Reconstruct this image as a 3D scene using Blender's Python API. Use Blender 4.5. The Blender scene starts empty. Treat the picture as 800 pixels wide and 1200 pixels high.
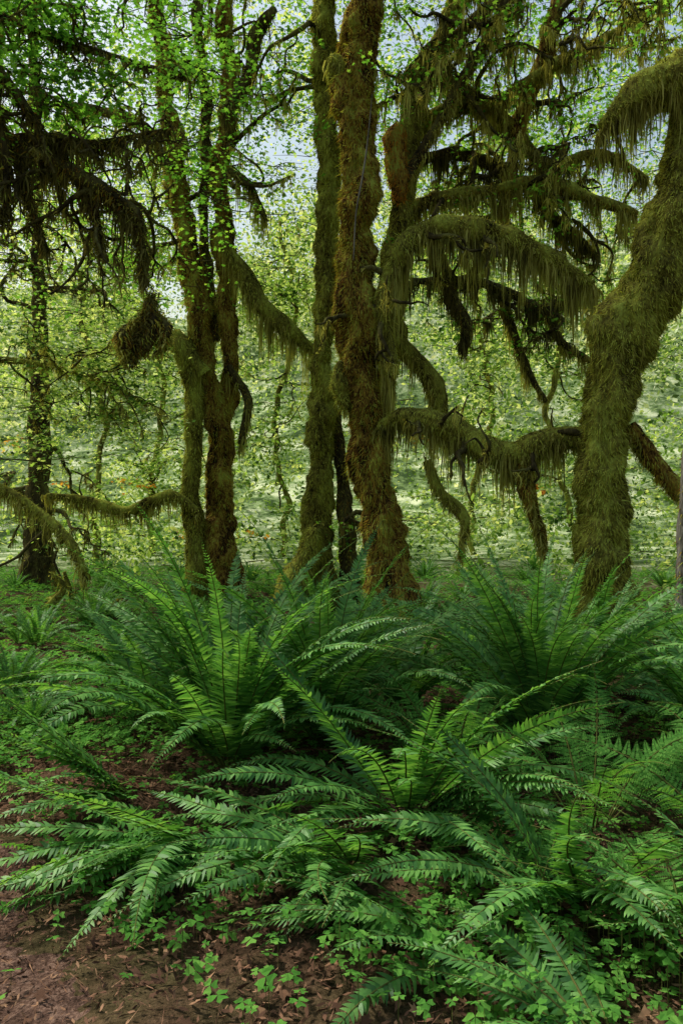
import bpy, math, random
import numpy as np
from mathutils import noise, Vector
rng=np.random.default_rng(11); random.seed(11)
F=933.3; H=1.5
sc=bpy.context.scene
sc.view_settings.view_transform='Standard'
sc.view_settings.look='None'
sc.view_settings.exposure=0

# image pixel coordinates (horizontal, vertical) + assumed distance -> world metres
def W(u,v,d): return np.array([(u-400)/F*d, d, H+(600-v)/F*d])
def nrm(a): return a/np.maximum(np.linalg.norm(a,axis=-1,keepdims=True),1e-9)

def gh(x,y):
    z=0.035*np.sin(1.3*x+0.7*y)+0.03*np.sin(2.9*x-1.9*y+1)+0.015*np.sin(6.1*x+5.3*y)+0.008*np.sin(13*x-11*y+2)
    t=np.clip((y-30)/70,0,1); t=t*t*(3-2*t)
    return z+t*(30+4*np.sin(x*0.06)+2*np.sin(x*0.17+1))

class M:
    def __init__(s): s.v=[];s.l=[];s.n=[];s.m=[];s.sm=[];s.c=0
    def add(s,v,faces,mat=0,smooth=False):
        v=np.asarray(v,dtype=np.float32).reshape(-1,3)
        s.v.append(v)
        if not isinstance(faces,list): faces=[faces]
        for f in faces:
            f=np.asarray(f,dtype=np.int64)
            s.l.append((f+s.c).ravel()); s.n.append(np.full(len(f),f.shape[1]))
            s.m.append(np.full(len(f),mat)); s.sm.append(np.full(len(f),smooth))
        s.c+=len(v)
    def mesh(s,name,mats):
        v=np.concatenate(s.v); l=np.concatenate(s.l); n=np.concatenate(s.n)
        me=bpy.data.meshes.new(name)
        me.vertices.add(len(v)); me.vertices.foreach_set('co',v.ravel())
        me.loops.add(len(l)); me.loops.foreach_set('vertex_index',l.astype(np.int32))
        me.polygons.add(len(n))
        st=np.concatenate([[0],np.cumsum(n)[:-1]]).astype(np.int32)
        me.polygons.foreach_set('loop_start',st)
        for m in mats: me.materials.append(m)
        me.polygons.foreach_set('material_index',np.concatenate(s.m).astype(np.int32))
        me.polygons.foreach_set('use_smooth',np.concatenate(s.sm).astype(bool))
        me.update(calc_edges=True)
        return me
    def obj(s,name,mats):
        o=bpy.data.objects.new(name,s.mesh(name,mats)); sc.collection.objects.link(o); return o

# ---------------- materials
def mat_base(name):
    m=bpy.data.materials.new(name); m.use_nodes=True; nt=m.node_tree; nt.nodes.clear()
    out=nt.nodes.new('ShaderNodeOutputMaterial'); return m,nt,out
def ramp(nt,fac,stops):
    r=nt.nodes.new('ShaderNodeValToRGB'); e=r.color_ramp.elements
    while len(e)<len(stops): e.new(0.5)
    for i,(p,c) in enumerate(stops): e[i].position=p; e[i].color=(*c,1)
    nt.links.new(fac,r.inputs[0]); return r.outputs[0]
def noise_n(nt,scale,detail=6,rough=0.6,vec=None):
    n=nt.nodes.new('ShaderNodeTexNoise'); n.inputs['Scale'].default_value=scale; n.inputs['Detail'].default_value=detail; n.inputs['Roughness'].default_value=rough
    if vec: nt.links.new(vec,n.inputs['Vector'])
    return n.outputs['Fac']
def pos(nt):
    return nt.nodes.new('ShaderNodeNewGeometry')
def math_n(nt,op,a,b):
    n=nt.nodes.new('ShaderNodeMath'); n.operation=op
    for i,x in enumerate((a,b)):
        if isinstance(x,(int,float)): n.inputs[i].default_value=x
        else: nt.links.new(x,n.inputs[i])
    return n.outputs[0]
def leaf_mat(name,stops,trans=0.4,tcol=1.6,rough=0.0,nscale=0.6,gloss=0.0,rw=0.5,nw=0.5):
    m,nt,out=mat_base(name); g=pos(nt)
    nf=noise_n(nt,nscale,1,0.5,g.outputs['Position'])
    f=math_n(nt,'ADD',math_n(nt,'MULTIPLY',g.outputs['Random Per Island'],rw),math_n(nt,'MULTIPLY',nf,nw))
    c=ramp(nt,f,stops)
    p=nt.nodes.new('ShaderNodeBsdfDiffuse'); nt.links.new(c,p.inputs[0]); res=p.outputs[0]
    if trans>0:
        t=nt.nodes.new('ShaderNodeBsdfTranslucent')
        mul=nt.nodes.new('ShaderNodeMix'); mul.data_type='RGBA'; mul.blend_type='MULTIPLY'; mul.inputs[0].default_value=1
        nt.links.new(c,mul.inputs[6]); mul.inputs[7].default_value=(tcol*1.15,tcol*1.1,tcol*0.55,1)
        nt.links.new(mul.outputs[2],t.inputs[0])
        mx=nt.nodes.new('ShaderNodeMixShader'); mx.inputs[0].default_value=trans
        nt.links.new(res,mx.inputs[1]); nt.links.new(t.outputs[0],mx.inputs[2]); res=mx.outputs[0]
    if gloss>0:
        gl=nt.nodes.new('ShaderNodeBsdfGlossy'); gl.inputs['Roughness'].default_value=rough
        mx=nt.nodes.new('ShaderNodeMixShader'); mx.inputs[0].default_value=gloss
        nt.links.new(res,mx.inputs[1]); nt.links.new(gl.outputs[0],mx.inputs[2]); res=mx.outputs[0]
    nt.links.new(res,out.inputs[0])
    return m
def bark_mat(name,stops,scale=4,zs=0.4,bump=0.6):
    m,nt,out=mat_base(name); g=pos(nt)
    mp=nt.nodes.new('ShaderNodeMapping'); nt.links.new(g.outputs['Position'],mp.inputs[0]); mp.inputs['Scale'].default_value=(1,1,zs)
    a=noise_n(nt,scale,5,0.65,mp.outputs[0]); b=noise_n(nt,scale*9,2,0.7,mp.outputs[0])
    f=math_n(nt,'ADD',math_n(nt,'MULTIPLY',a,0.65),math_n(nt,'MULTIPLY',b,0.35))
    c=ramp(nt,f,stops)
    p=nt.nodes.new('ShaderNodeBsdfDiffuse'); nt.links.new(c,p.inputs[0])
    if bump>0:
        bm=nt.nodes.new('ShaderNodeBump'); bm.inputs['Strength'].default_value=bump; bm.inputs['Distance'].default_value=0.04
        nt.links.new(b,bm.inputs['Height']); nt.links.new(bm.outputs[0],p.inputs['Normal'])
    nt.links.new(p.outputs[0],out.inputs[0])
    return m
MOSSBARK=bark_mat('moss_bark',[(0.40,(0.012,0.009,0.005)),(0.47,(0.10,0.055,0.016)),(0.53,(0.24,0.17,0.03)),(0.60,(0.28,0.32,0.05))])
GREENBARK=bark_mat('green_moss_bark',[(0.38,(0.02,0.018,0.007)),(0.47,(0.13,0.12,0.025)),(0.55,(0.23,0.25,0.04)),(0.65,(0.34,0.4,0.07))],scale=3)
DARKBARK=bark_mat('dark_bark',[(0.38,(0.014,0.012,0.007)),(0.5,(0.06,0.05,0.022)),(0.62,(0.13,0.13,0.038))],bump=0)
GREYBARK=bark_mat('grey_bark',[(0.38,(0.04,0.038,0.03)),(0.5,(0.14,0.13,0.105)),(0.62,(0.24,0.23,0.19))],zs=0.2)
FUZZ=leaf_mat('moss_tufts_rust',[(0.25,(0.03,0.018,0.008)),(0.38,(0.24,0.12,0.025)),(0.5,(0.44,0.30,0.04)),(0.62,(0.38,0.42,0.06)),(0.9,(0.5,0.56,0.11))],0.3,1.15,nscale=2.6)
FUZZG=leaf_mat('moss_tufts_green',[(0.27,(0.05,0.045,0.012)),(0.42,(0.28,0.25,0.04)),(0.58,(0.42,0.45,0.07)),(0.8,(0.52,0.6,0.12))],0.3,1.15,nscale=2.4)
HANG=leaf_mat('hanging_moss',[(0.22,(0.045,0.04,0.014)),(0.42,(0.27,0.25,0.055)),(0.72,(0.54,0.54,0.15))],0.45,1.15,nscale=2)
HANGD=leaf_mat('hanging_moss_dark',[(0.2,(0.025,0.022,0.01)),(0.5,(0.11,0.10,0.03)),(0.8,(0.24,0.23,0.065))],0.35,1.3,nscale=1.5)
LEAF=leaf_mat('maple_leaf',[(0.15,(0.03,0.10,0.018)),(0.45,(0.09,0.24,0.03)),(0.7,(0.17,0.35,0.05)),(0.95,(0.3,0.4,0.06))],0.5,1.8)
LEAFB=leaf_mat('understory_leaf',[(0.3,(0.03,0.07,0.018)),(0.42,(0.10,0.20,0.035)),(0.52,(0.25,0.40,0.09)),(0.64,(0.5,0.58,0.25))],0.5,1.5,nscale=.55,rw=.35,nw=.65)
LEAFF=leaf_mat('hazy_distant_leaf',[(0.36,(0.07,0.12,0.045)),(0.45,(0.22,0.32,0.13)),(0.53,(0.48,0.58,0.32)),(0.62,(0.78,0.82,0.64))],0.4,1.1,nscale=.22,rw=.25,nw=.75)  # pale tones stand in for distance haze, painted into the leaf colour
ORANGE=leaf_mat('autumn_leaf',[(0.2,(0.3,0.10,0.02)),(0.8,(0.5,0.28,0.04))],0.5,1.4)
FERN=leaf_mat('sword_fern_pinna',[(0.2,(0.035,0.12,0.024)),(0.48,(0.08,0.235,0.042)),(0.78,(0.18,0.38,0.08))],0.34,1.5,0.5,1.0,0.028)
FERNL=leaf_mat('lady_fern_leaflet',[(0.15,(0.05,0.15,0.03)),(0.5,(0.09,0.25,0.045)),(0.8,(0.16,0.34,0.07))],0.35,1.6,0,1.2)
STEM=bark_mat('fern_stem',[(0.4,(0.06,0.09,0.02)),(0.6,(0.12,0.12,0.035))],bump=0)
DEAD=leaf_mat('dead_frond',[(0.2,(0.05,0.028,0.014)),(0.8,(0.14,0.08,0.04))],0.0)
OX=leaf_mat('oxalis_leaf',[(0.15,(0.045,0.14,0.025)),(0.5,(0.09,0.26,0.04)),(0.85,(0.18,0.38,0.07))],0.35,1.6,0,1.5)
LITTER=leaf_mat('litter_leaf',[(0.2,(0.03,0.018,0.012)),(0.45,(0.11,0.06,0.038)),(0.65,(0.2,0.11,0.065)),(0.85,(0.34,0.21,0.12))],0.0,1,0,3)
def ground_mat(name,stops,green):
    m,nt,out=mat_base(name); g=pos(nt)
    a=noise_n(nt,14,5,0.7,g.outputs['Position']); b=noise_n(nt,1.1,3,0.6,g.outputs['Position']); d=noise_n(nt,90,2,0.7,g.outputs['Position'])
    f=math_n(nt,'ADD',math_n(nt,'MULTIPLY',a,0.6),math_n(nt,'MULTIPLY',d,0.4))
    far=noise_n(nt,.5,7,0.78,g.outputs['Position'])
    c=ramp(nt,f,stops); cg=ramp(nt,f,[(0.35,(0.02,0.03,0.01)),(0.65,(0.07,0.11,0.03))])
    painted_dapple=ramp(nt,far,[(0.40,(0.04,0.07,0.025)),(0.5,(0.18,0.26,0.10)),(0.60,(0.55,0.6,0.38))])  # far hillside: sunlit and dark dapple painted into the ground colour
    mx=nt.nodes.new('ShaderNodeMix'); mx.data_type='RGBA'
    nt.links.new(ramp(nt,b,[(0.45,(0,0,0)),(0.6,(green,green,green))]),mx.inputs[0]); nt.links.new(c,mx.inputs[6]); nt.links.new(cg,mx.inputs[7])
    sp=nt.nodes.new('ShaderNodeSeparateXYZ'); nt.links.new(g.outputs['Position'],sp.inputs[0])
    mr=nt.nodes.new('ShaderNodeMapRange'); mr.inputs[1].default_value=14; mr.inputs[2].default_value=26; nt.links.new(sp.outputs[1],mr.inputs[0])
    m2=nt.nodes.new('ShaderNodeMix'); m2.data_type='RGBA'; nt.links.new(mr.outputs[0],m2.inputs[0]); nt.links.new(mx.outputs[2],m2.inputs[6]); nt.links.new(painted_dapple,m2.inputs[7])
    p=nt.nodes.new('ShaderNodeBsdfDiffuse'); nt.links.new(m2.outputs[2],p.inputs[0])
    bm=nt.nodes.new('ShaderNodeBump'); bm.inputs['Strength'].default_value=0.9; bm.inputs['Distance'].default_value=0.02
    nt.links.new(f,bm.inputs['Height']); nt.links.new(bm.outputs[0],p.inputs['Normal']); nt.links.new(p.outputs[0],out.inputs[0])
    return m
GROUND=ground_mat('forest_floor',[(0.35,(0.018,0.012,0.007)),(0.5,(0.06,0.037,0.022)),(0.65,(0.12,0.073,0.045))],0.35)
PATH=ground_mat('dirt',[(0.38,(0.022,0.014,0.010)),(0.5,(0.08,0.048,0.035)),(0.62,(0.18,0.115,0.083))],0.0)

# ---------------- ground
def axis(lo,hi,fine_lo,fine_hi,st,growth=1.12):
    a=list(np.arange(fine_lo,fine_hi,st)); s=st; x=a[-1]
    while x<hi: s*=growth; x+=s; a.append(x)
    s=st; x=a[0]
    while x>lo: s*=growth; x-=s; a.insert(0,x)
    return np.array(a)
xs=axis(-400,400,-5,5,0.07); ys=axis(-300,500,1.0,9,0.07)
X,Y=np.meshgrid(xs,ys); Z=gh(X,Y)
def gridfaces(ny,nx):
    i=np.arange(ny*nx).reshape(ny,nx)
    return np.stack([i[:-1,:-1],i[:-1,1:],i[1:,1:],i[1:,:-1]],-1).reshape(-1,4)
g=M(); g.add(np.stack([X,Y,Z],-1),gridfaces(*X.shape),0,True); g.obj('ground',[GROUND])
pd=np.array([-0.6,0.8]); pn=np.array([-0.8,-0.6]); p0=np.array([-0.48,2.25])
S=np.arange(-5,14,0.07); K=np.linspace(0,1,36)
edge=0.12*np.sin(3.1*S)+0.08*np.sin(7.7*S+1)+0.03*np.sin(19*S)
off=edge[:,None]*(1-K)+(2.3+0.15*np.sin(2.3*S+2)[:,None])*K
PX=p0[0]+pd[0]*S[:,None]+pn[0]*off; PY=p0[1]+pd[1]*S[:,None]+pn[1]*off
pz=gh(PX,PY)+0.012*np.sin(np.pi*K)[None]**0.5-0.004
q=M(); q.add(np.stack([PX,PY,pz],-1),gridfaces(*PX.shape)[:,::-1],0,True); q.obj('dirt_path',[PATH])
def path_off(x,y): return (x-p0[0])*pn[0]+(y-p0[1])*pn[1]

# ---------------- tubes / moss
def resample(pts,rad,step):
    P=np.asarray(pts,float); R=np.asarray(rad,float)
    P=np.vstack([2*P[0]-P[1],P,2*P[-1]-P[-2]]); R=np.concatenate([[R[0]],R,[R[-1]]])
    op=[];orr=[]
    for i in range(1,len(P)-2):
        n=max(2,int(np.linalg.norm(P[i+1]-P[i])/step)); t=np.linspace(0,1,n,endpoint=False)[:,None]
        a,b,c,d=P[i-1],P[i],P[i+1],P[i+2]
        op.append(0.5*(2*b+(c-a)*t+(2*a-5*b+4*c-d)*t**2+(3*b-a-3*c+d)*t**3))
        orr.append(R[i]+(R[i+1]-R[i])*t[:,0])
    op.append(P[-2][None]); orr.append(R[-2:-1])
    return np.vstack(op),np.concatenate(orr)
def tube(m,pts,rad,mat,segs=18,step=0.08,amp=0.35,wob=0.0,freq=3.0,cap=True,zf=0.6):
    P,R=resample(pts,rad,step)
    if wob>0:
        for i in range(len(P)):
            n=noise.noise_vector(Vector(P[i]*1.7)); P[i]+=np.array(n)*wob*min(1,i/6)
    T=nrm(np.gradient(P,axis=0)); up=np.array([0.13,1.0,0.07]) if abs(T[0][1])<0.8 else np.array([1.0,0,0.1])
    A=nrm(up-T*(T@up)[:,None]); B=np.cross(T,A)
    th=np.linspace(0,2*np.pi,segs,endpoint=False)
    N=A[:,None]*np.cos(th)[None,:,None]+B[:,None]*np.sin(th)[None,:,None]
    V=P[:,None]+N*R[:,None,None]
    if amp>0:
        D=np.empty(V.shape[:2])
        for i in range(V.shape[0]):
            for j in range(segs):
                v=Vector(V[i,j]); v.z*=zf; D[i,j]=noise.noise(v*freq)+0.6*noise.noise(v*freq*2.7)+0.35*noise.noise(v*freq*6)
        V=V+N*(np.minimum(R*amp,0.13)[:,None]*D)[...,None]
    n=len(P); idx=np.arange(n*segs).reshape(n,segs); nx=np.roll(idx,-1,axis=1)
    f=np.stack([idx[:-1],nx[:-1],nx[1:],idx[1:]],-1).reshape(-1,4)
    fs=[f]
    if cap: fs.append(idx[-1][None]); 
    m.add(V,fs,mat,True)
    return P,R,V,N
def blades(m,B,D,L,w,mat,side=None):
    n=len(B)
    if n==0: return
    S=nrm(np.cross(D,rng.normal(size=(n,3)))) if side is None else side
    V=np.stack([B-S*w[:,None]*.5,B+S*w[:,None]*.5,B+D*L[:,None]],1)
    m.add(V,np.arange(n*3).reshape(n,3),mat)
def fuzz(m,V,N,R,dens,mat,Lr=(0.02,0.09),wr=(0.008,0.018)):
    n,s=V.shape[:2]
    area=float(np.sum(2*np.pi*R)*np.linalg.norm(np.diff(V.mean(1),axis=0),axis=1).mean())
    k=int(area*dens); i=rng.integers(0,n-1,k); j=rng.integers(0,s,k); a=rng.random(k)[:,None]; b=rng.random(k)[:,None]
    j2=(j+1)%s
    B=(V[i,j]*(1-a)+V[i+1,j]*a)*(1-b)+(V[i,j2]*(1-a)+V[i+1,j2]*a)*b
    Nn=N[i,j]
    D=nrm(Nn*rng.uniform(0.2,.9,(k,1))+np.array([0,0,-1])*rng.uniform(0.3,1.4,(k,1))+rng.normal(0,0.25,(k,3)))
    Sd=nrm(np.cross(D,Nn)+rng.normal(0,.35,(k,3)))
    blades(m,B-Nn*0.006,D,rng.uniform(*Lr,k)*np.where(rng.random(k)<.15,1.8,1),rng.uniform(*wr,k),mat,Sd)
def hang(m,P,R,perm,Lmax,mat,Ks=3,spread=0.06,width=(0.006,0.013),per=18):
    seg=np.linalg.norm(np.diff(P,axis=0),axis=1).sum(); nc=max(1,int(seg*perm))
    ci=rng.integers(0,len(P),nc); cl=Lmax*rng.beta(1.2,1.9,nc)*1.1+0.04
    C=P[ci]; T=nrm(np.gradient(P,axis=0))[ci]; r=R[ci]
    rep=lambda a:np.repeat(a,per,axis=0)
    C,T,r,cl=rep(C),rep(T),rep(r),rep(cl); n=len(C)
    al=rng.normal(0,spread,(n,1)); Hs=nrm(np.cross(T,np.array([0,0,1.0]))+1e-6); sgn=rng.uniform(-1,1,(n,1))
    B=C+T*al+Hs*sgn*r[:,None]*0.95+np.array([0,0,1])*(-np.sqrt(np.clip(1-sgn**2,0,1))*r[:,None]*rng.uniform(-0.3,0.8,(n,1)))
    L=cl*rng.uniform(0.35,1,n)*np.exp(-(al[:,0]/(spread*1.5))**2)
    conv=(C-B)*rng.uniform(0.1,0.6,(n,1)); conv[:,2]=0
    jit=rng.normal(0,0.04,(n,3)); jit[:,2]=0
    a=rng.uniform(0,np.pi,n); S=np.stack([np.cos(a),np.sin(a)*0.6,0*a],-1)
    w=rng.uniform(*width,n)
    rows=[]
    for k in range(Ks+1):
        t=k/Ks
        c=B+conv*t**1.3+jit*np.sin(t*2.4)+np.array([0,0,-1])*(L*t)[:,None]+rng.normal(0,0.009,(n,3))*(t>0)
        ww=(w*(1-t)**0.6+0.001)[:,None]
        rows+= [c-S*ww,c+S*ww]
    V=np.stack(rows,1); K2=2*(Ks+1)
    base=np.arange(n)[:,None]*K2
    f=np.concatenate([base+np.array([2*k,2*k+1,2*k+3,2*k+2])[None] for k in range(Ks)])
    m.add(V,f,mat)
def limb(m,data,D,bm,fm,hm=None,hL=0.3,hper=6,segs=16,fz=1600,wob=0.03,amp=0.4,dd=0.0,step=0.08,rs=0.87):
    pts=[];rad=[]
    for i,t in enumerate(data):
        d=D+(t[3] if len(t)>3 else 0)+dd*i/(len(data)-1)
        pts.append(W(t[0],t[1],d)); rad.append(rs*t[2]*d/F)
    P,R,V,N=tube(m,pts,rad,bm,segs,step,amp,wob)
    if fz: fuzz(m,V,N,R,fz,fm)
    if hm is not None: hang(m,P,R,hper,hL,hm)
    return P,R
def grow(m,p,d,L,r,lev,bm,hm,hL=0.25,hper=4,droop=0.12,leafc=None):
    n=7; pts=[p]; rad=[r]; dd=np.array(d,float)
    for i in range(n):
        dd=nrm(dd+rng.normal(0,0.42,3)*np.array([1,1,0.9])+np.array([0,0,-droop*0.5]))
        pts.append(pts[-1]+dd*L/n); rad.append(r*(1-0.8*(i+1)/n)+0.004)
    P,R,V,N=tube(m,pts,rad,bm,6,0.1,0.3,0,6.0,False)
    if hm is not None: hang(m,P,R,hper,hL,hm,per=14,spread=0.05,width=(.005,.012))
    if lev>0:
        for k in range(rng.integers(1,4)):
            i=rng.integers(2,n); nd=nrm(dd+rng.normal(0,0.8,3))
            grow(m,pts[i],nd,L*rng.uniform(0.4,0.7),rad[i]*0.75,lev-1,bm,hm,hL*0.8,hper,droop,leafc)
    if leafc is not None: leafc.append(pts[-1]); leafc.append(pts[3])
def sprout(m,P,R,n,L,bm,hm,lev=1,hL=0.25,hper=4,up=0.2,leafc=None,rr=0.35,lo=0.15):
    for k in range(n):
        i=int(rng.uniform(lo,1)*(len(P)-1)); d=rng.normal(0,1,3); d[2]=d[2]*0.5+up
        grow(m,P[i],nrm(d),L*rng.uniform(0.6,1.2),min(R[i]*rr,0.05),lev,bm,hm,hL,hper,leafc=leafc)

ang=np.radians([-90,-25,5,35,62,90,118,145,175,205]); rr=np.array([.3,.75,.5,.95,.5,1.1,.5,.95,.5,.75])
MAPLE=np.stack([rr*np.cos(ang),rr*np.sin(ang),0.10*(rr-0.5)*-1],-1)
DIAM=np.array([[0,-1,0],[.6,-.1,.05],[.35,.6,.05],[0,1,0],[-.5,.2,.05]],float)
def leaves(m,C,Nn,s,tmpl,mat):
    n=len(C); U=nrm(np.cross(Nn,rng.normal(size=(n,3)))); Vv=np.cross(Nn,U)
    V=C[:,None]+s[:,None,None]*(tmpl[None,:,0,None]*U[:,None]+tmpl[None,:,1,None]*Vv[:,None]+tmpl[None,:,2,None]*Nn[:,None])
    k=len(tmpl); m.add(V,np.arange(n*k).reshape(n,k),mat)
def sprays(m,Cs,rad,nl,size,tmpl,mat,jit=0.4,flat=0.12,twig=None):
    k=len(Cs); C=np.repeat(Cs,nl,axis=0); n=len(C)
    tilt=np.repeat(rng.normal(0,0.25,(k,2)),nl,axis=0)
    R=np.repeat(rad,nl)
    arm=rng.integers(0,6,n)*1.05+np.repeat(rng.uniform(0,6,k),nl); a=arm+rng.normal(0,0.28,n); r=R*np.sqrt(rng.random(n))
    dx=np.cos(a)*r; dy=np.sin(a)*r; dz=dx*tilt[:,0]+dy*tilt[:,1]+rng.normal(0,1,n)*R*flat-0.15*r*r/np.maximum(R,.1)
    Nn=nrm(np.stack([-tilt[:,0],-tilt[:,1],np.ones(n)],-1)+rng.normal(0,jit,(n,3)))
    leaves(m,C+np.stack([dx,dy,dz],-1),Nn,size*rng.uniform(0.45,1.25,n),tmpl,mat)
    if twig is not None:
        for j in range(k):
            for b in range(3):
                a0=rng.uniform(0,6.28); e=Cs[j]+np.array([math.cos(a0),math.sin(a0),-0.1])*rad[j]*0.9
                mid=(Cs[j]+e)/2+rng.normal(0,0.04,3)
                tube(m,[Cs[j],mid,e],[0.008,0.006,0.003],twig,4,0.3,0,0,3,False)
def box(n,x0,x1,y0,y1,z0,z1,zp=1.0,clump=0,thr=0.0):
    out=[]
    while len(out)<n:
        p=[rng.uniform(x0,x1),rng.uniform(y0,y1),z0+(z1-z0)*rng.random()**zp]
        if clump and noise.noise(Vector(p)*clump)<thr: continue
        out.append(p)
    return np.array(out)

TM=[MOSSBARK,FUZZ,HANG,LEAF,DARKBARK,HANGD,GREENBARK,FUZZG,GREYBARK,ORANGE,LEAFB]
b,fz_,h,lf,db,hd,gb,fg,gr,orr_,lb=range(11)
NM='mossy_maple_tree'
def with_leaves(m,lc,rad=(0.3,0.7),nl=36,size=0.05,mat=lf):
    if lc:
        Cs=np.array(lc); sprays(m,Cs,rng.uniform(*rad,len(Cs)),nl,size,MAPLE,mat)
# T1 centre
m=M(); lc=[]
P,R=limb(m,[(478,750,46),(466,705,33),(451,640,26),(439,570,21),(430,480,23),(420,410,27),(415,340,26),(418,260,20),(420,190,21),(420,100,28),(425,30,24),(440,-60,20),(450,-250,14)],11,b,fz_,segs=32,fz=3400,wob=0.07,amp=0.75,step=0.05)
hang(m,P[20:],R[20:],12,0.3,h)
sprout(m,P,R,8,1.6,db,h,1,0.4,up=.1,leafc=lc,lo=0.7)
limb(m,[(418,110,16),(395,80,17),(384,75,11)],11,gb,fg,h,0.35,16,fz=2500)
limb(m,[(402,425,8),(399,450,14),(404,480,8)],10.9,gb,fg,h,0.2,16,fz=2500)
limb(m,[(436,110,.5),(430,170,1.2),(424,210,1.2),(417,250,1.1),(414,305,.8)],10.55,gr,gr,None,segs=5,fz=0,wob=0,amp=0)
limb(m,[(440,720,20),(415,742,12),(395,750,8)],11,b,fz_,None,fz=2000,dd=-0.5)
limb(m,[(480,715,20),(500,742,12),(520,752,7)],11,gb,fg,None,fz=2000,dd=-0.4)
with_leaves(m,lc); m.obj(NM,TM)
# T2
m=M(); lc=[]
P,R=limb(m,[(366,740,50),(368,690,32),(370,620,21),(376,520,18),(380,430,18),(384,330,16),(387,230,15),(384,130,17),(380,50,17),(382,-60,14),(380,-250,10)],12.5,gb,fg,h,0.3,9,segs=24,fz=2400,wob=.07,amp=.7,rs=.8)
limb(m,[(332,745,30),(340,700,27),(355,660,16),(370,620,8)],12,gb,fg,h,.2,6,fz=2500)
limb(m,[(414,742,16),(408,640,11),(400,560,9),(394,480,6)],12.6,db,fz_,h,.2,4,fz=800)
for c in ((372,515,20),(381,80,20),(368,650,24)): limb(m,[(c[0]-3,c[1]-22,c[2]*.6),(c[0],c[1],c[2]),(c[0]+3,c[1]+18,c[2]*.6)],12.4,gb,fg,h,.2,10,fz=2500)
sprout(m,P,R,7,1.8,db,h,1,0.4,leafc=lc,lo=.6); with_leaves(m,lc); m.obj(NM,TM)
# T3 left
m=M(); lc=[]
k3=dict(rs=.8)
P1,R1=limb(m,[(262,745,42),(258,690,27),(257,600,19),(259,520,19),(242,430,15),(228,350,17),(213,270,15),(203,180,14),(193,90,12),(188,0,10),(180,-150,8)],13.5,b,fz_,h,.3,10,segs=20,fz=2000,wob=.1,amp=.8,**k3)
limb(m,[(226,745,24),(228,650,14),(224,560,13),(228,480,12),(220,420,15),(203,393,12)],13.3,gb,fg,h,.5,12,fz=2000,wob=.06,**k3)
P2,R2=limb(m,[(262,570,15),(266,460,13),(264,360,13),(260,260,14),(264,160,12),(267,60,11),(274,-120,9)],13.6,b,fz_,h,.3,10,fz=1600,wob=.1,amp=.8,**k3)
P3,R3=limb(m,[(250,400,9),(241,280,8),(242,180,8),(237,60,7),(225,-80,6)],13.9,db,fz_,h,.3,8,fz=800,wob=.1,**k3)
limb(m,[(262,285,7),(285,320,10),(310,360,12),(340,388,11),(374,412,5)],13.2,gb,fg,h,1.3,30,fz=1600)
limb(m,[(266,430,7),(290,470,6),(282,520,4)],13.4,db,fz_,h,.6,14,fz=600)
limb(m,[(265,130,8),(292,90,8),(300,40,9),(322,10,5)],13.2,db,fz_,hd,1.1,24,fz=600)
limb(m,[(268,200,5),(290,215,6),(312,260,3)],13.2,db,fz_,h,.9,20,fz=600)
limb(m,[(240,440,9),(210,405,12),(190,400,6)],13.2,gb,fg,h,.8,20,fz=1600)
limb(m,[(232,600,6),(200,580,7),(150,597,7),(100,585,6),(55,580,3)],13,gb,fg,h,.7,22,fz=1000)
limb(m,[(200,200,7),(170,150,7),(120,130,6),(60,120,4)],13,db,fz_,h,.7,16,fz=600)
for P,R in ((P1,R1),(P2,R2),(P3,R3)): sprout(m,P,R,7,1.9,db,h,1,0.5,leafc=lc,lo=.45,up=.05)
with_leaves(m,lc,(0.4,.9)); m.obj(NM,TM)
# T4 right big
m=M(); lc=[]
P,R=limb(m,[(708,775,58),(708,720,42),(706,650,33),(704,570,33),(707,490,32),(720,430,35),(745,370,41),(770,310,37),(792,240,33),(808,170,32),(832,90,30),(850,-20,28),(860,-250,20)],9.8,gb,fg,None,segs=34,fz=3800,wob=.07,amp=.7,step=.05,rs=.88)
hang(m,P[70:],R[70:],60,0.7,h); hang(m,P[10:70],R[10:70],26,.25,h)
limb(m,[(855,60,25),(805,85,31),(765,103,27),(728,125,18),(705,148,8)],9.6,gb,fg,h,1.0,70,fz=3000,rs=.92)
limb(m,[(735,395,20),(700,385,18),(690,372,8)],9.7,gb,fg,h,.85,40,fz=3000)
P2,R2=limb(m,[(700,518,20),(655,512,17),(612,530,18),(575,527,18),(540,507,17),(500,492,16),(470,488,12),(445,500,7)],9.9,gb,fg,h,.95,55,fz=3000,dd=0.9,rs=.82)
limb(m,[(610,530,9),(620,580,12),(632,630,9),(637,650,3)],10.1,b,fz_,h,.35,60,fz=2500,amp=.9)
limb(m,[(735,500,12),(765,540,13),(795,575,12),(830,600,9)],9.9,b,fz_,h,.35,20,fz=2000)
limb(m,[(500,540,5),(515,575,7),(545,608,7),(540,650,3)],10.6,gb,fg,h,.35,24,fz=1600)
sprout(m,P2,R2,7,0.9,db,h,1,.4,up=-.6,lo=0.05)
sprout(m,P,R,9,2.0,db,h,1,.5,lo=.6)
limb(m,[(690,765,30),(650,772,16),(620,785,8)],9.8,gb,fg,None,fz=2500,dd=-.5)
limb(m,[(720,765,34),(760,758,22),(800,770,12)],9.8,gb,fg,None,fz=2500,dd=-.5)
m.obj(NM,TM)
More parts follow.
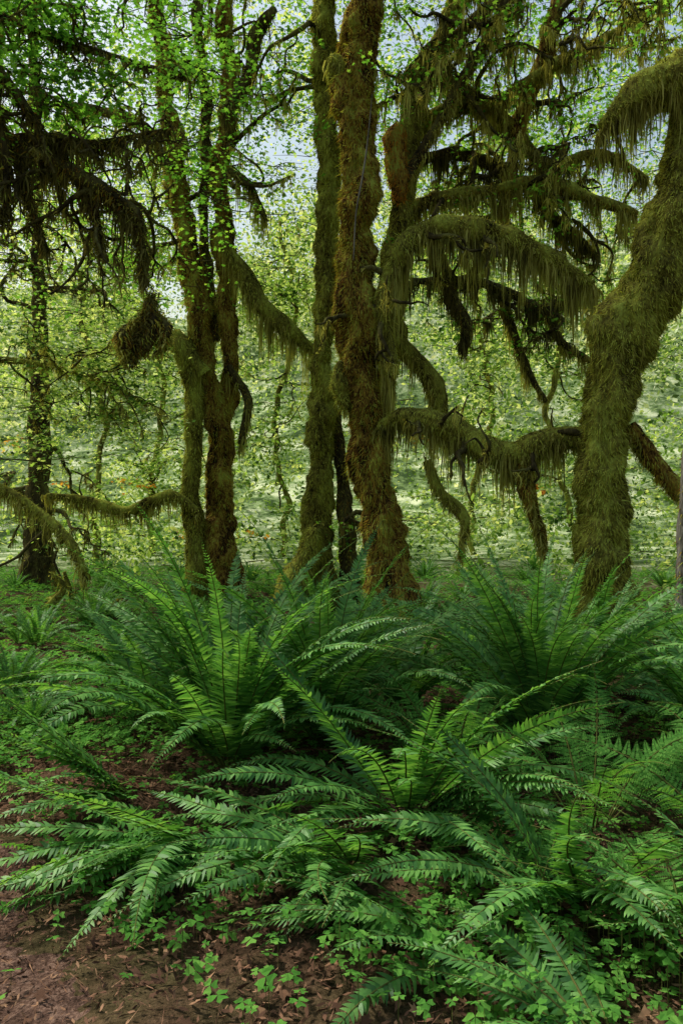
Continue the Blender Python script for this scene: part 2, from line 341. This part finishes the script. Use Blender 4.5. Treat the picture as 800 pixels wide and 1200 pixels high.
# T5 behind centre with arch
m=M(); lc=[]
P,R=limb(m,[(470,745,24),(458,680,15),(448,600,12),(446,500,12),(458,420,15),(460,350,15),(470,250,16),(480,160,16),(500,80,14),(535,0,12),(570,-120,8)],12,gb,fg,h,.4,18,segs=20,fz=2000,wob=.05,amp=.7)
PA,RA=limb(m,[(458,440,12),(451,370,14),(463,306,16),(500,270,17),(550,268,17),(600,283,16),(650,308,15),(694,335,8)],10.8,gb,fg,h,1.3,62,fz=2600,rs=.76)
P3,R3=limb(m,[(468,250,9),(520,232,9),(580,222,9),(640,215,9),(700,235,8),(745,252,5)],12.3,gb,fz_,h,.9,30,fz=1000)
P4,R4=limb(m,[(665,-40,9),(635,70,10),(607,150,10),(596,215,9),(584,275,7)],12.5,b,fz_,h,.3,8,fz=1000)
P5,R5=limb(m,[(500,80,9),(550,110,9),(600,150,8),(640,195,8),(700,180,5),(760,210,4)],12.2,gb,fz_,h,.8,26,fz=800,dd=.8)
P6,R6=limb(m,[(480,160,10),(520,130,9),(580,120,8),(640,80,8),(700,50,6),(780,0,4)],12.6,gb,fz_,h,.8,24,fz=800,dd=-.8)
P7,R7=limb(m,[(462,400,12),(492,430,14),(515,470,12),(522,495,5)],11.8,gb,fg,h,.8,30,fz=1600)
P8,R8=limb(m,[(520,60,8),(560,20,8),(620,-20,8)],12.6,db,fz_,h,.7,18,fz=600)
P9,R9=limb(m,[(480,190,8),(530,180,8),(590,200,7),(660,265,6),(700,300,4)],12.8,db,fz_,hd,.9,26,fz=600)
P10,R10=limb(m,[(690,330,6),(640,360,6),(600,345,6),(560,330,6),(480,330,5)],12,db,fz_,hd,.9,26,fz=600)
P11,R11=limb(m,[(490,120,8),(515,60,7),(530,10,7),(590,-30,6)],11.8,gb,fg,h,.7,20,fz=800)
P12,R12=limb(m,[(475,210,7),(510,150,7),(560,60,7),(600,0,6)],11.6,db,fz_,h,.6,18,fz=800)
limb(m,[(590,340,5),(600,390,5),(622,440,5),(640,470,3)],12.2,db,fz_,h,.6,18,fz=600)
limb(m,[(640,360,5),(655,400,5),(690,425,4),(700,450,2)],11.8,db,fz_,h,.6,16,fz=600)
limb(m,[(520,300,6),(528,340,7),(545,380,6),(540,400,2)],11.4,db,fz_,hd,.75,60,fz=600)
limb(m,[(470,150,12),(462,165,18),(466,210,12),(468,235,4)],11.5,b,orr_,None,fz=1200)
for PP,RR,n in ((P,R,6),(P3,R3,7),(P4,R4,6),(P5,R5,8),(P6,R6,7),(P8,R8,4),(P9,R9,7),(P10,R10,6),(P11,R11,5),(P12,R12,5)): sprout(m,PP,RR,n,1.6,db,h if n%2 else hd,1,.6,hper=7,leafc=lc if n<8 else None,up=.0,rr=.5)
sprout(m,PA,RA,10,1.3,db,h,1,.5,up=-.5)
with_leaves(m,lc[::2],(.3,.6),30,.045); m.obj(NM,TM)
# T6 far right grey
m=M(); P,R=limb(m,[(806,790,20),(803,700,14),(804,620,13),(812,500,12),(822,300,12),(835,-100,10)],8.2,gr,fz_,None,segs=14,fz=300,amp=.3); m.obj('bare_trunk_tree',TM)
# T7 left overhanging, near
m=M(); lc=[]
limb(m,[(-160,870,70),(-150,700,48),(-140,400,42),(-130,0,36),(-130,-400,24)],7,b,fz_,h,.3,8,segs=20,fz=900)
PB,RB=limb(m,[(-145,230,22),(-40,160,14),(30,175,10),(90,205,9),(140,237,9),(165,262,5)],7.2,db,fz_,hd,.5,44,fz=1600)
PC,RC=limb(m,[(15,165,7),(60,160,7),(120,165,5),(190,152,2)],7.2,db,fz_,hd,.4,34,fz=1600)
PD,RD=limb(m,[(-140,20,14),(-60,40,9),(0,85,7),(50,150,5)],7,db,fz_,hd,.4,30,fz=1000)
PE,RE=limb(m,[(-140,-60,8),(-20,5,5),(60,40,3.5),(150,70,2.5),(240,90,1.5)],7,db,fz_,hd,.25,16,fz=800)
limb(m,[(22,175,6),(34,235,6),(52,290,3)],7.2,db,fz_,hd,.35,44,fz=1600)
limb(m,[(0,130,5),(3,170,9),(8,220,6),(5,250,2)],7.0,db,fz_,hd,.35,44,fz=1600)
limb(m,[(140,235,8),(160,250,10),(166,285,5),(168,320,1)],7.2,db,fz_,hd,.3,50,fz=1600)
limb(m,[(90,205,6),(110,250,5),(118,290,2)],7.25,db,fz_,hd,.3,40,fz=1600)
limb(m,[(150,240,1.5),(160,290,1.2),(172,345,1.2)],7.3,db,fz_,None,fz=0,segs=5,amp=0,wob=0)
limb(m,[(178,348,3),(174,364,14),(170,385,18),(160,405,14),(154,424,4)],7.3,db,fz_,hd,.13,110,fz=4000,amp=1.3,segs=24,step=.03)
limb(m,[(180,365,3),(192,385,9),(186,408,3)],7.35,db,fz_,h,.13,90,fz=4000,amp=1)
limb(m,[(156,378,3),(144,396,11),(146,415,3)],7.25,db,fz_,h,.13,90,fz=4000,amp=1)
sprout(m,PB,RB,14,1.0,db,hd,1,.3,up=-.2,lo=.4); sprout(m,PC,RC,8,.8,db,hd,1,.3,up=0)
sprout(m,PE,RE,16,.9,db,hd,1,.15,leafc=lc,up=.1); sprout(m,PD,RD,8,.9,db,hd,1,.25,leafc=lc)
with_leaves(m,lc,(.2,.45),40,.035); m.obj(NM,TM)
# left low small maple
m=M(); lc=[]
limb(m,[(-60,760,20),(-50,640,13),(-30,560,12),(-25,420,10),(-10,200,8),(0,0,6)],11,gb,fg,h,.3,6)
P,R=limb(m,[(-40,560,8),(10,575,7),(50,603,7),(85,640,6),(98,672,3)],11,gb,fg,h,.55,26,dd=-.5)
P,R=limb(m,[(-30,420,5),(40,425,4),(100,440,3),(170,470,2)],11,gb,fg,h,.25,8,dd=.5); sprout(m,P,R,14,1.3,db,h,1,.2,leafc=lc)
with_leaves(m,lc,(.3,.6),44,.045,lb); m.obj(NM,TM)
# conifer left far
m=M(); lc=[]
P,R=limb(m,[(45,735,30),(46,600,20),(48,450,13),(45,300,9),(40,100,7),(38,-200,6)],16,db,fz_,hd,.3,3,fz=400,rs=.75)
sprout(m,P,R,22,2.4,db,hd,1,.5,up=-.2,lo=.15,hper=5); m.obj('conifer_tree',TM)
# background leaning trees
for (pts,D) in (([(125,690,6),(110,600,4),(122,480,4),(95,360,3.5),(110,240,3),(80,90,2)],24),([(690,690,6),(668,600,4),(640,500,4),(655,380,3),(610,260,3),(620,120,2)],25),([(320,690,5),(338,600,4),(322,500,3.5),(345,380,3),(330,260,2)],27),([(560,680,5),(552,590,4),(575,480,3.5),(560,360,3),(590,240,2)],28),([(185,690,5),(178,580,4),(190,460,3.5),(170,330,3),(185,200,2)],30)):
    m=M(); lc=[]
    P,R=limb(m,pts,D,gb,fg,h,.5,4,segs=8,fz=0,wob=.2,step=.2)
    sprout(m,P,R,14,2.8,db,h,1,.4,leafc=lc,lo=.2,hper=2)
    Cs=np.array(lc); sprays(m,Cs,rng.uniform(.6,1.4,len(Cs)),70,.085,DIAM,lb,.5); m.obj(NM,TM)
for dat,D in (([(20,760,5),(55,715,5),(75,690,4),(60,670,2)],12),([(100,750,4),(85,700,4),(75,670,2)],12.5),([(140,750,4),(136,715,5),(138,705,2)],12),([(0,735,4),(60,728,5),(120,740,3)],12)):
    m=M(); P,R=limb(m,dat,D,gb,fg,h,.15,8,segs=8,fz=800); sprout(m,P,R,3,.5,gb,h,0,.1); m.obj('fallen_branch',TM)

# ---------------- canopy & understory masses
m=M()
sprays(m,box(90,-10,10,4,17,10.5,15),rng.uniform(.5,1.2,90),60,.07,MAPLE,0,twig=1)  # overhead sprays, mostly out of frame, added to shade the foreground
sprays(m,box(190,-7.5,-1.2,7,13,4.8,9.8,1,.5,-.12),rng.uniform(.3,.8,190),62,.042,MAPLE,0,twig=1)
sprays(m,box(110,-9,-2.2,13,18,2.5,9,1,.5,-.05),rng.uniform(.4,.9,110),60,.055,MAPLE,2,twig=1)
sprays(m,box(34,-7,-4.0,11,13.5,1.2,6),rng.uniform(.4,.9,34),70,.05,MAPLE,2,twig=1)
sprays(m,box(150,0.5,9,13,18,7,13,1,.5,-.1),rng.uniform(.4,.9,150),60,.055,MAPLE,0,twig=1)
sprays(m,box(90,-3,3,14,19,6.5,13.5),rng.uniform(.4,1.0,90),60,.055,MAPLE,2,twig=1)
m.obj('canopy_foliage',[LEAF,DARKBARK,LEAFB])
m=M()
sprays(m,box(150,-10,10,14.5,22,0.3,6.5,1.3,.35,.0),rng.uniform(.4,1.0,150),62,.06,MAPLE,0,.6,twig=1)
sprays(m,box(170,-14,14,13.5,26,0.1,1.8),rng.uniform(.4,1.0,170),70,.07,DIAM,0,.8,.35)
sprays(m,box(300,-24,24,22,42,0.2,15,1.3,.22,.06),rng.uniform(.8,1.8,300),100,.10,DIAM,0,.8,.3)
sprays(m,box(430,-26,26,22,42,10,28,1.0,.18,-.12),rng.uniform(.9,2.1,430),85,.12,DIAM,0,.8,.3)
sprays(m,box(9,-9,5,14,20,1,3.5),rng.uniform(.2,.5,9),30,.055,MAPLE,2,.6)
m.obj('understory_foliage',[LEAFB,DARKBARK,ORANGE])
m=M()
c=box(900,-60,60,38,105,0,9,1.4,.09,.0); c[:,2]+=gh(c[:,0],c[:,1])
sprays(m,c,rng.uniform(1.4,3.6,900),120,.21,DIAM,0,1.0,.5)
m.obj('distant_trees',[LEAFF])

# ---------------- ferns
def frond(m,base,az,L,p0_,p1_,wmax,npair,ml=0,ms=1,bip=False,droop=.25):
    n=npair; t=np.linspace(0,1,n)
    pitch=p0_+(p1_-p0_)*t**rng.uniform(1.0,1.7); azs=az+rng.normal(0,.35)*t**1.5
    T=np.stack([np.cos(azs)*np.cos(pitch),np.sin(azs)*np.cos(pitch),np.sin(pitch)],-1)
    P=base+np.cumsum(T,axis=0)*L/n
    P[:,2]=np.maximum(P[:,2],.05+.03*np.sin(np.arange(n)*.2))
    S0=np.stack([np.sin(azs),-np.cos(azs),0*t],-1); N0=np.cross(S0,T)
    roll=rng.normal(0,.4)*t+rng.normal(0,.2); c_,s_=np.cos(roll)[:,None],np.sin(roll)[:,None]
    S=S0*c_+N0*s_; N=np.cross(S,T)
    st=4; ii=np.arange(0,n,st); ii=np.append(ii,n-1) if ii[-1]!=n-1 else ii
    tube(m,P[ii],0.0042*(1-.8*t[ii])+.0008,ms,4,L/12,0,0,3,False)
    k0=int(n*(.10 if not bip else .2)); idx=np.arange(k0,n); ti=t[idx]; x=(ti-ti[0])/(1-ti[0])
    if bip: w=wmax*np.minimum(1,(x*3.5+.35))*(1-x)**.8+.004
    else: w=wmax*np.minimum(1,.55+x*2.2)*(1-x**2.6)**1.0*(1-.35*x)+.003
    sp=L/n
    for s in (-1,1):
        a=np.radians(8+30*x+rng.normal(0,4,len(x)))[:,None]
        wl=w*rng.uniform(.88,1.06,len(x)); missing=rng.random(len(x))<.02; wl=np.where(missing,.004,wl)
        Dv=nrm(S[idx]*s*np.cos(a)+T[idx]*np.sin(a)+N[idx]*(rng.normal(.12,.13,(len(x),1))))
        Wd=nrm(T[idx]-Dv*np.sum(T[idx]*Dv,1,keepdims=True)); Wd=nrm(Wd+N[idx]*rng.normal(0,.25,(len(x),1)))
        B=P[idx]
        if not bip:
            hw=np.minimum(sp*.46,wl*.2)[:,None]
            pr=[(0,.35),(.1,1.15),(.35,.95),(.7,.62)]
            rows=[]
            for l,wd in pr:
                c=B+Dv*(wl*l)[:,None]-N[idx]*(wl*l*l*droop)[:,None]+T[idx]*(wl*l*l*.12)[:,None]
                rows+=[c-Wd*hw*wd,c+Wd*hw*wd*(1.25 if l==.1 else 1)]
            rows.append(B+Dv*wl[:,None]-N[idx]*(wl*droop)[:,None]+T[idx]*(wl*.15)[:,None])
            V=np.stack(rows,1); kk=9; b0=np.arange(len(x))[:,None]*kk
            q_=np.concatenate([b0+np.array([[2*j,2*j+1,2*j+3,2*j+2]]) for j in range(3)])
            m.add(V,[q_,b0+np.array([[6,7,8]])],ml)
        else:
            J=11
            for j in range(1,J+1):
                y=j/J; c=B+Dv*(wl*y)[:,None]-N[idx]*(wl*y*y*droop)[:,None]
                ll=np.minimum(sp*.62,wl*.3)*(1-y*.8)
                for s2 in (-1,1):
                    dd=nrm(Wd*s2+Dv*.45); e=np.cross(dd,N[idx])
                    h2=(ll*.33)[:,None]
                    V=np.stack([c,c+dd*(ll*.5)[:,None]+e*h2,c+dd*ll[:,None],c+dd*(ll*.5)[:,None]-e*h2],1)
                    m.add(V,np.arange(len(x)*4).reshape(-1,4),ml)
def clump(name,x,y,n,L,mesh_only=False,azr=None,low=0,w=.095,bip=False,dead=2,pitch=(50,84),sp=.0195,curl=-50):
    m=M(); z=0 if mesh_only else float(gh(x,y))
    for i in range(n):
        az=(i/n*2*np.pi*1.618*3+rng.normal(0,.25)) if azr is None else rng.uniform(*azr)
        Lf=L*rng.uniform(.75,1.12); k=rng.random()
        p0_=math.radians(pitch[0]+(pitch[1]-pitch[0])*k-low); p1_=math.radians(rng.uniform(curl,0)+k*48-low*.4)
        frond(m,np.array([0,0,.03])+np.array([math.cos(az),math.sin(az),0])*.06,az,Lf,p0_,p1_,w*rng.uniform(.8,1.1),int(Lf/(sp if not bip else .04)),0,1,bip)
    for i in range(dead):
        az=rng.uniform(0,6.28); frond(m,np.array([0,0,.05]),az,L*.6,math.radians(20),math.radians(-25),.045,25,2,2)
    mats=[FERNL if bip else FERN,STEM,DEAD]
    if mesh_only: return m.mesh(name,mats)
    o=m.obj(name,mats); o.location=(x,y,z); return o
SF='sword_fern'; R_=math.radians
clump(SF,-.62,4.45,84,1.5,pitch=(44,88),w=.105,curl=-40)
clump(SF,-.1,5.0,58,1.5,pitch=(50,88),w=.10,curl=-35)
clump(SF,-1.3,5.4,24,1.1,pitch=(45,82))
clump(SF,-.62,3.55,18,1.1,azr=(R_(180),R_(265)),pitch=(12,38),w=.095,dead=0)
clump(SF,-1.0,4.0,12,.85,azr=(R_(150),R_(250)),pitch=(20,45),w=.09)
clump(SF,1.25,5.0,70,1.48,pitch=(46,88),w=.105,curl=-35)
clump(SF,2.3,4.7,46,1.3)
clump(SF,.3,3.75,26,1.15,azr=(R_(160),R_(350)),pitch=(25,65),w=.10,dead=1)
clump(SF,.05,3.3,17,1.0,azr=(R_(165),R_(285)),pitch=(18,46),w=.09,dead=1)
clump(SF,.95,3.1,18,1.05,azr=(R_(150),R_(300)),pitch=(28,58),w=.10,dead=1)
clump(SF,.5,2.65,13,.85,azr=(R_(150),R_(240)),pitch=(18,42),w=.08,sp=.017,dead=0)
clump(SF,1.5,2.5,20,.8,pitch=(30,60),w=.08,sp=.017,dead=0)
clump(SF,.75,2.15,9,.6,azr=(R_(60),R_(200)),pitch=(20,45),w=.07,sp=.015,dead=0)
clump(SF,.45,6.1,44,1.25); clump(SF,-.9,6.3,40,1.2); clump(SF,1.9,6.1,46,1.3); clump(SF,2.9,6.0,40,1.25)
LF='lady_fern'
for (x,y,n,L) in ((1.15,3.7,16,1.0),(1.75,3.4,16,1.0),(.6,4.3,14,.9),(1.2,2.7,12,.7),(2.3,4.1,14,1.0),(.85,2.9,10,.6),(1.9,2.7,12,.8)):
    clump(LF,x,y,n,L,bip=True,w=.16*L,dead=0,pitch=(35,72))
vars_=[clump('sword_fern_mesh',0,0,30,1.2,True) for _ in range(4)]
def place(x,y,s):
    o=bpy.data.objects.new(SF,vars_[rng.integers(0,4)]); sc.collection.objects.link(o); o.location=(x,y,float(gh(x,y))); o.rotation_euler=(0,0,rng.uniform(0,6.28)); o.scale=(s,s,s*rng.uniform(.8,1.0))
for x,y,s in ((-2.1,5.4,.42),(-2.6,6.3,.5),(-1.9,7.0,.55),(-3.6,7.2,.5),(1.2,7.4,.8),(3.1,5.2,.95),(3.6,7.5,.85),(-3.2,8.4,.55),(3.2,4.4,.9),(.1,8.2,.8),(-1.5,8.1,.65),(2.3,8.0,.85),(-.5,7.4,.8)): place(x,y,s)
for i in range(60):
    y=rng.uniform(8.5,20); x=rng.uniform(-.55,.55)*y
    place(x,y,rng.uniform(.45,.68)*(0.85 if x<-1.5 else 1))
# ---------------- oxalis
def scatter(n,x0,x1,y0,y1): return rng.uniform(x0,x1,n),rng.uniform(y0,y1,n)
x,y=scatter(44000,-5,4,2.0,7.5); x2,y2=scatter(56000,-10,10,6.5,20); x=np.append(x,x2); y=np.append(y,y2)
po=path_off(x,y); den=.5+.5*np.sin(2.3*x+1.1*y)*np.sin(1.7*y-2.1*x+1)+.25*np.sin(7*x+1)*np.sin(8*y)
den=np.where((x<.3)&(y<4.5),den*.7,den); den=np.where((x<-1)&(y>4.6),den+.35,den)
keep=(rng.random(len(x))<np.clip(den*1.1,.1,1))&((po<-.05)|(po>2.4)|(rng.random(len(x))<.03))
x,y=x[keep],y[keep]; n=len(x); hh=rng.uniform(.03,.14,n)*np.where(rng.random(n)<.2,1.5,1); C=np.stack([x,y,gh(x,y)+hh],-1)
HEART=np.array([[0,0,0],[.5,.55,.06],[.45,1.0,.0],[0,.82,-.05],[-.45,1.0,.0],[-.5,.55,.06]])
m=M(); yaw=rng.uniform(0,6.28,n); s=rng.uniform(.013,.034,n); s=np.where(y>7,s*1.4,s); tl=rng.normal(0,.28,(n,2))
for k in range(3):
    a=yaw+k*2.094; Vd=np.stack([np.cos(a),np.sin(a),tl[:,0]*np.cos(a)+tl[:,1]*np.sin(a)-.15],-1); Ud=np.stack([-np.sin(a),np.cos(a),-tl[:,0]*np.sin(a)+tl[:,1]*np.cos(a)],-1); Nn=np.cross(Vd,Ud)*-1
    V=C[:,None]+s[:,None,None]*(HEART[None,:,0,None]*Ud[:,None]+HEART[None,:,1,None]*Vd[:,None]+HEART[None,:,2,None]*Nn[:,None])
    m.add(V,np.arange(n*6).reshape(n,6),0)
nearm=y<6; B=C[nearm]; k=len(B); L=hh[nearm]; blades(m,B,np.tile([0,0,-1.0],(k,1)),L+.01,np.full(k,.003),1)
m.obj('oxalis_ground_cover',[OX,STEM])
# ---------------- litter
x,y=scatter(60000,-4.5,3.5,1.9,6.5); n=len(x); on=path_off(x,y)>0
kp=on|(rng.random(n)<.8); x,y=x[kp],y[kp]; n=len(x)
C=np.stack([x,y,gh(x,y)+rng.uniform(.010,.032,n)],-1)
m=M(); Nn=nrm(np.array([0,0,1.0])+rng.normal(0,.5,(n,3)))
sm=rng.random(n)<.95
CH=np.array([[0,-1,0],[.3,-.3,.1],[.25,.6,.0],[-.05,1,.1],[-.35,.3,-.05]])
onn=path_off(x,y)>0
leaves(m,C[sm],Nn[sm],rng.uniform(.004,.016,sm.sum())*np.where(onn[sm],1,1.5),CH,0)
big=(~sm)&((~onn)|(rng.random(n)<.25)); leaves(m,C[big]+[0,0,.006],Nn[big],rng.uniform(.014,.034,big.sum()),MAPLE,0)
n=6500; x,y=scatter(n,-4,3,2,6); B=np.stack([x,y,gh(x,y)+.022],-1); a=rng.uniform(0,6.28,n); D=np.stack([np.cos(a),np.sin(a),rng.normal(0,.1,n)],-1)
blades(m,B,D,rng.uniform(.03,.13,n),rng.uniform(.002,.005,n),0)
m.obj('leaf_litter',[LITTER])

# ---------------- light
el,az=math.radians(52),math.radians(-60)
w=bpy.data.worlds.new('World'); sc.world=w; w.use_nodes=True; nt=w.node_tree
sky=nt.nodes.new('ShaderNodeTexSky'); sky.sky_type='NISHITA'; sky.sun_disc=False; sky.sun_elevation=el; sky.sun_rotation=az; sky.dust_density=3.5; sky.air_density=2.0; sky.ozone_density=0
bg=nt.nodes['Background']; bg.inputs[1].default_value=0.15; nt.links.new(sky.outputs[0],bg.inputs[0])
sd=Vector((math.sin(az)*math.cos(el),math.cos(az)*math.cos(el),math.sin(el)))
L=bpy.data.lights.new('sun','SUN'); L.energy=5; L.angle=math.radians(5); L.color=(1,.95,.87)
lo=bpy.data.objects.new('sun',L); sc.collection.objects.link(lo); lo.rotation_euler=sd.to_track_quat('Z','Y').to_euler(); lo.location=(0,0,30)
cam=bpy.data.cameras.new('camera'); co=bpy.data.objects.new('camera',cam); sc.collection.objects.link(co)
co.location=(0,0,H); co.rotation_euler=(math.radians(90),0,0); cam.sensor_fit='VERTICAL'; cam.sensor_height=36; cam.lens=28; cam.clip_end=1500; cam.clip_start=.05
sc.camera=co
print('POLYS',sum(len(o.data.polygons) for o in sc.objects if o.type=='MESH'))
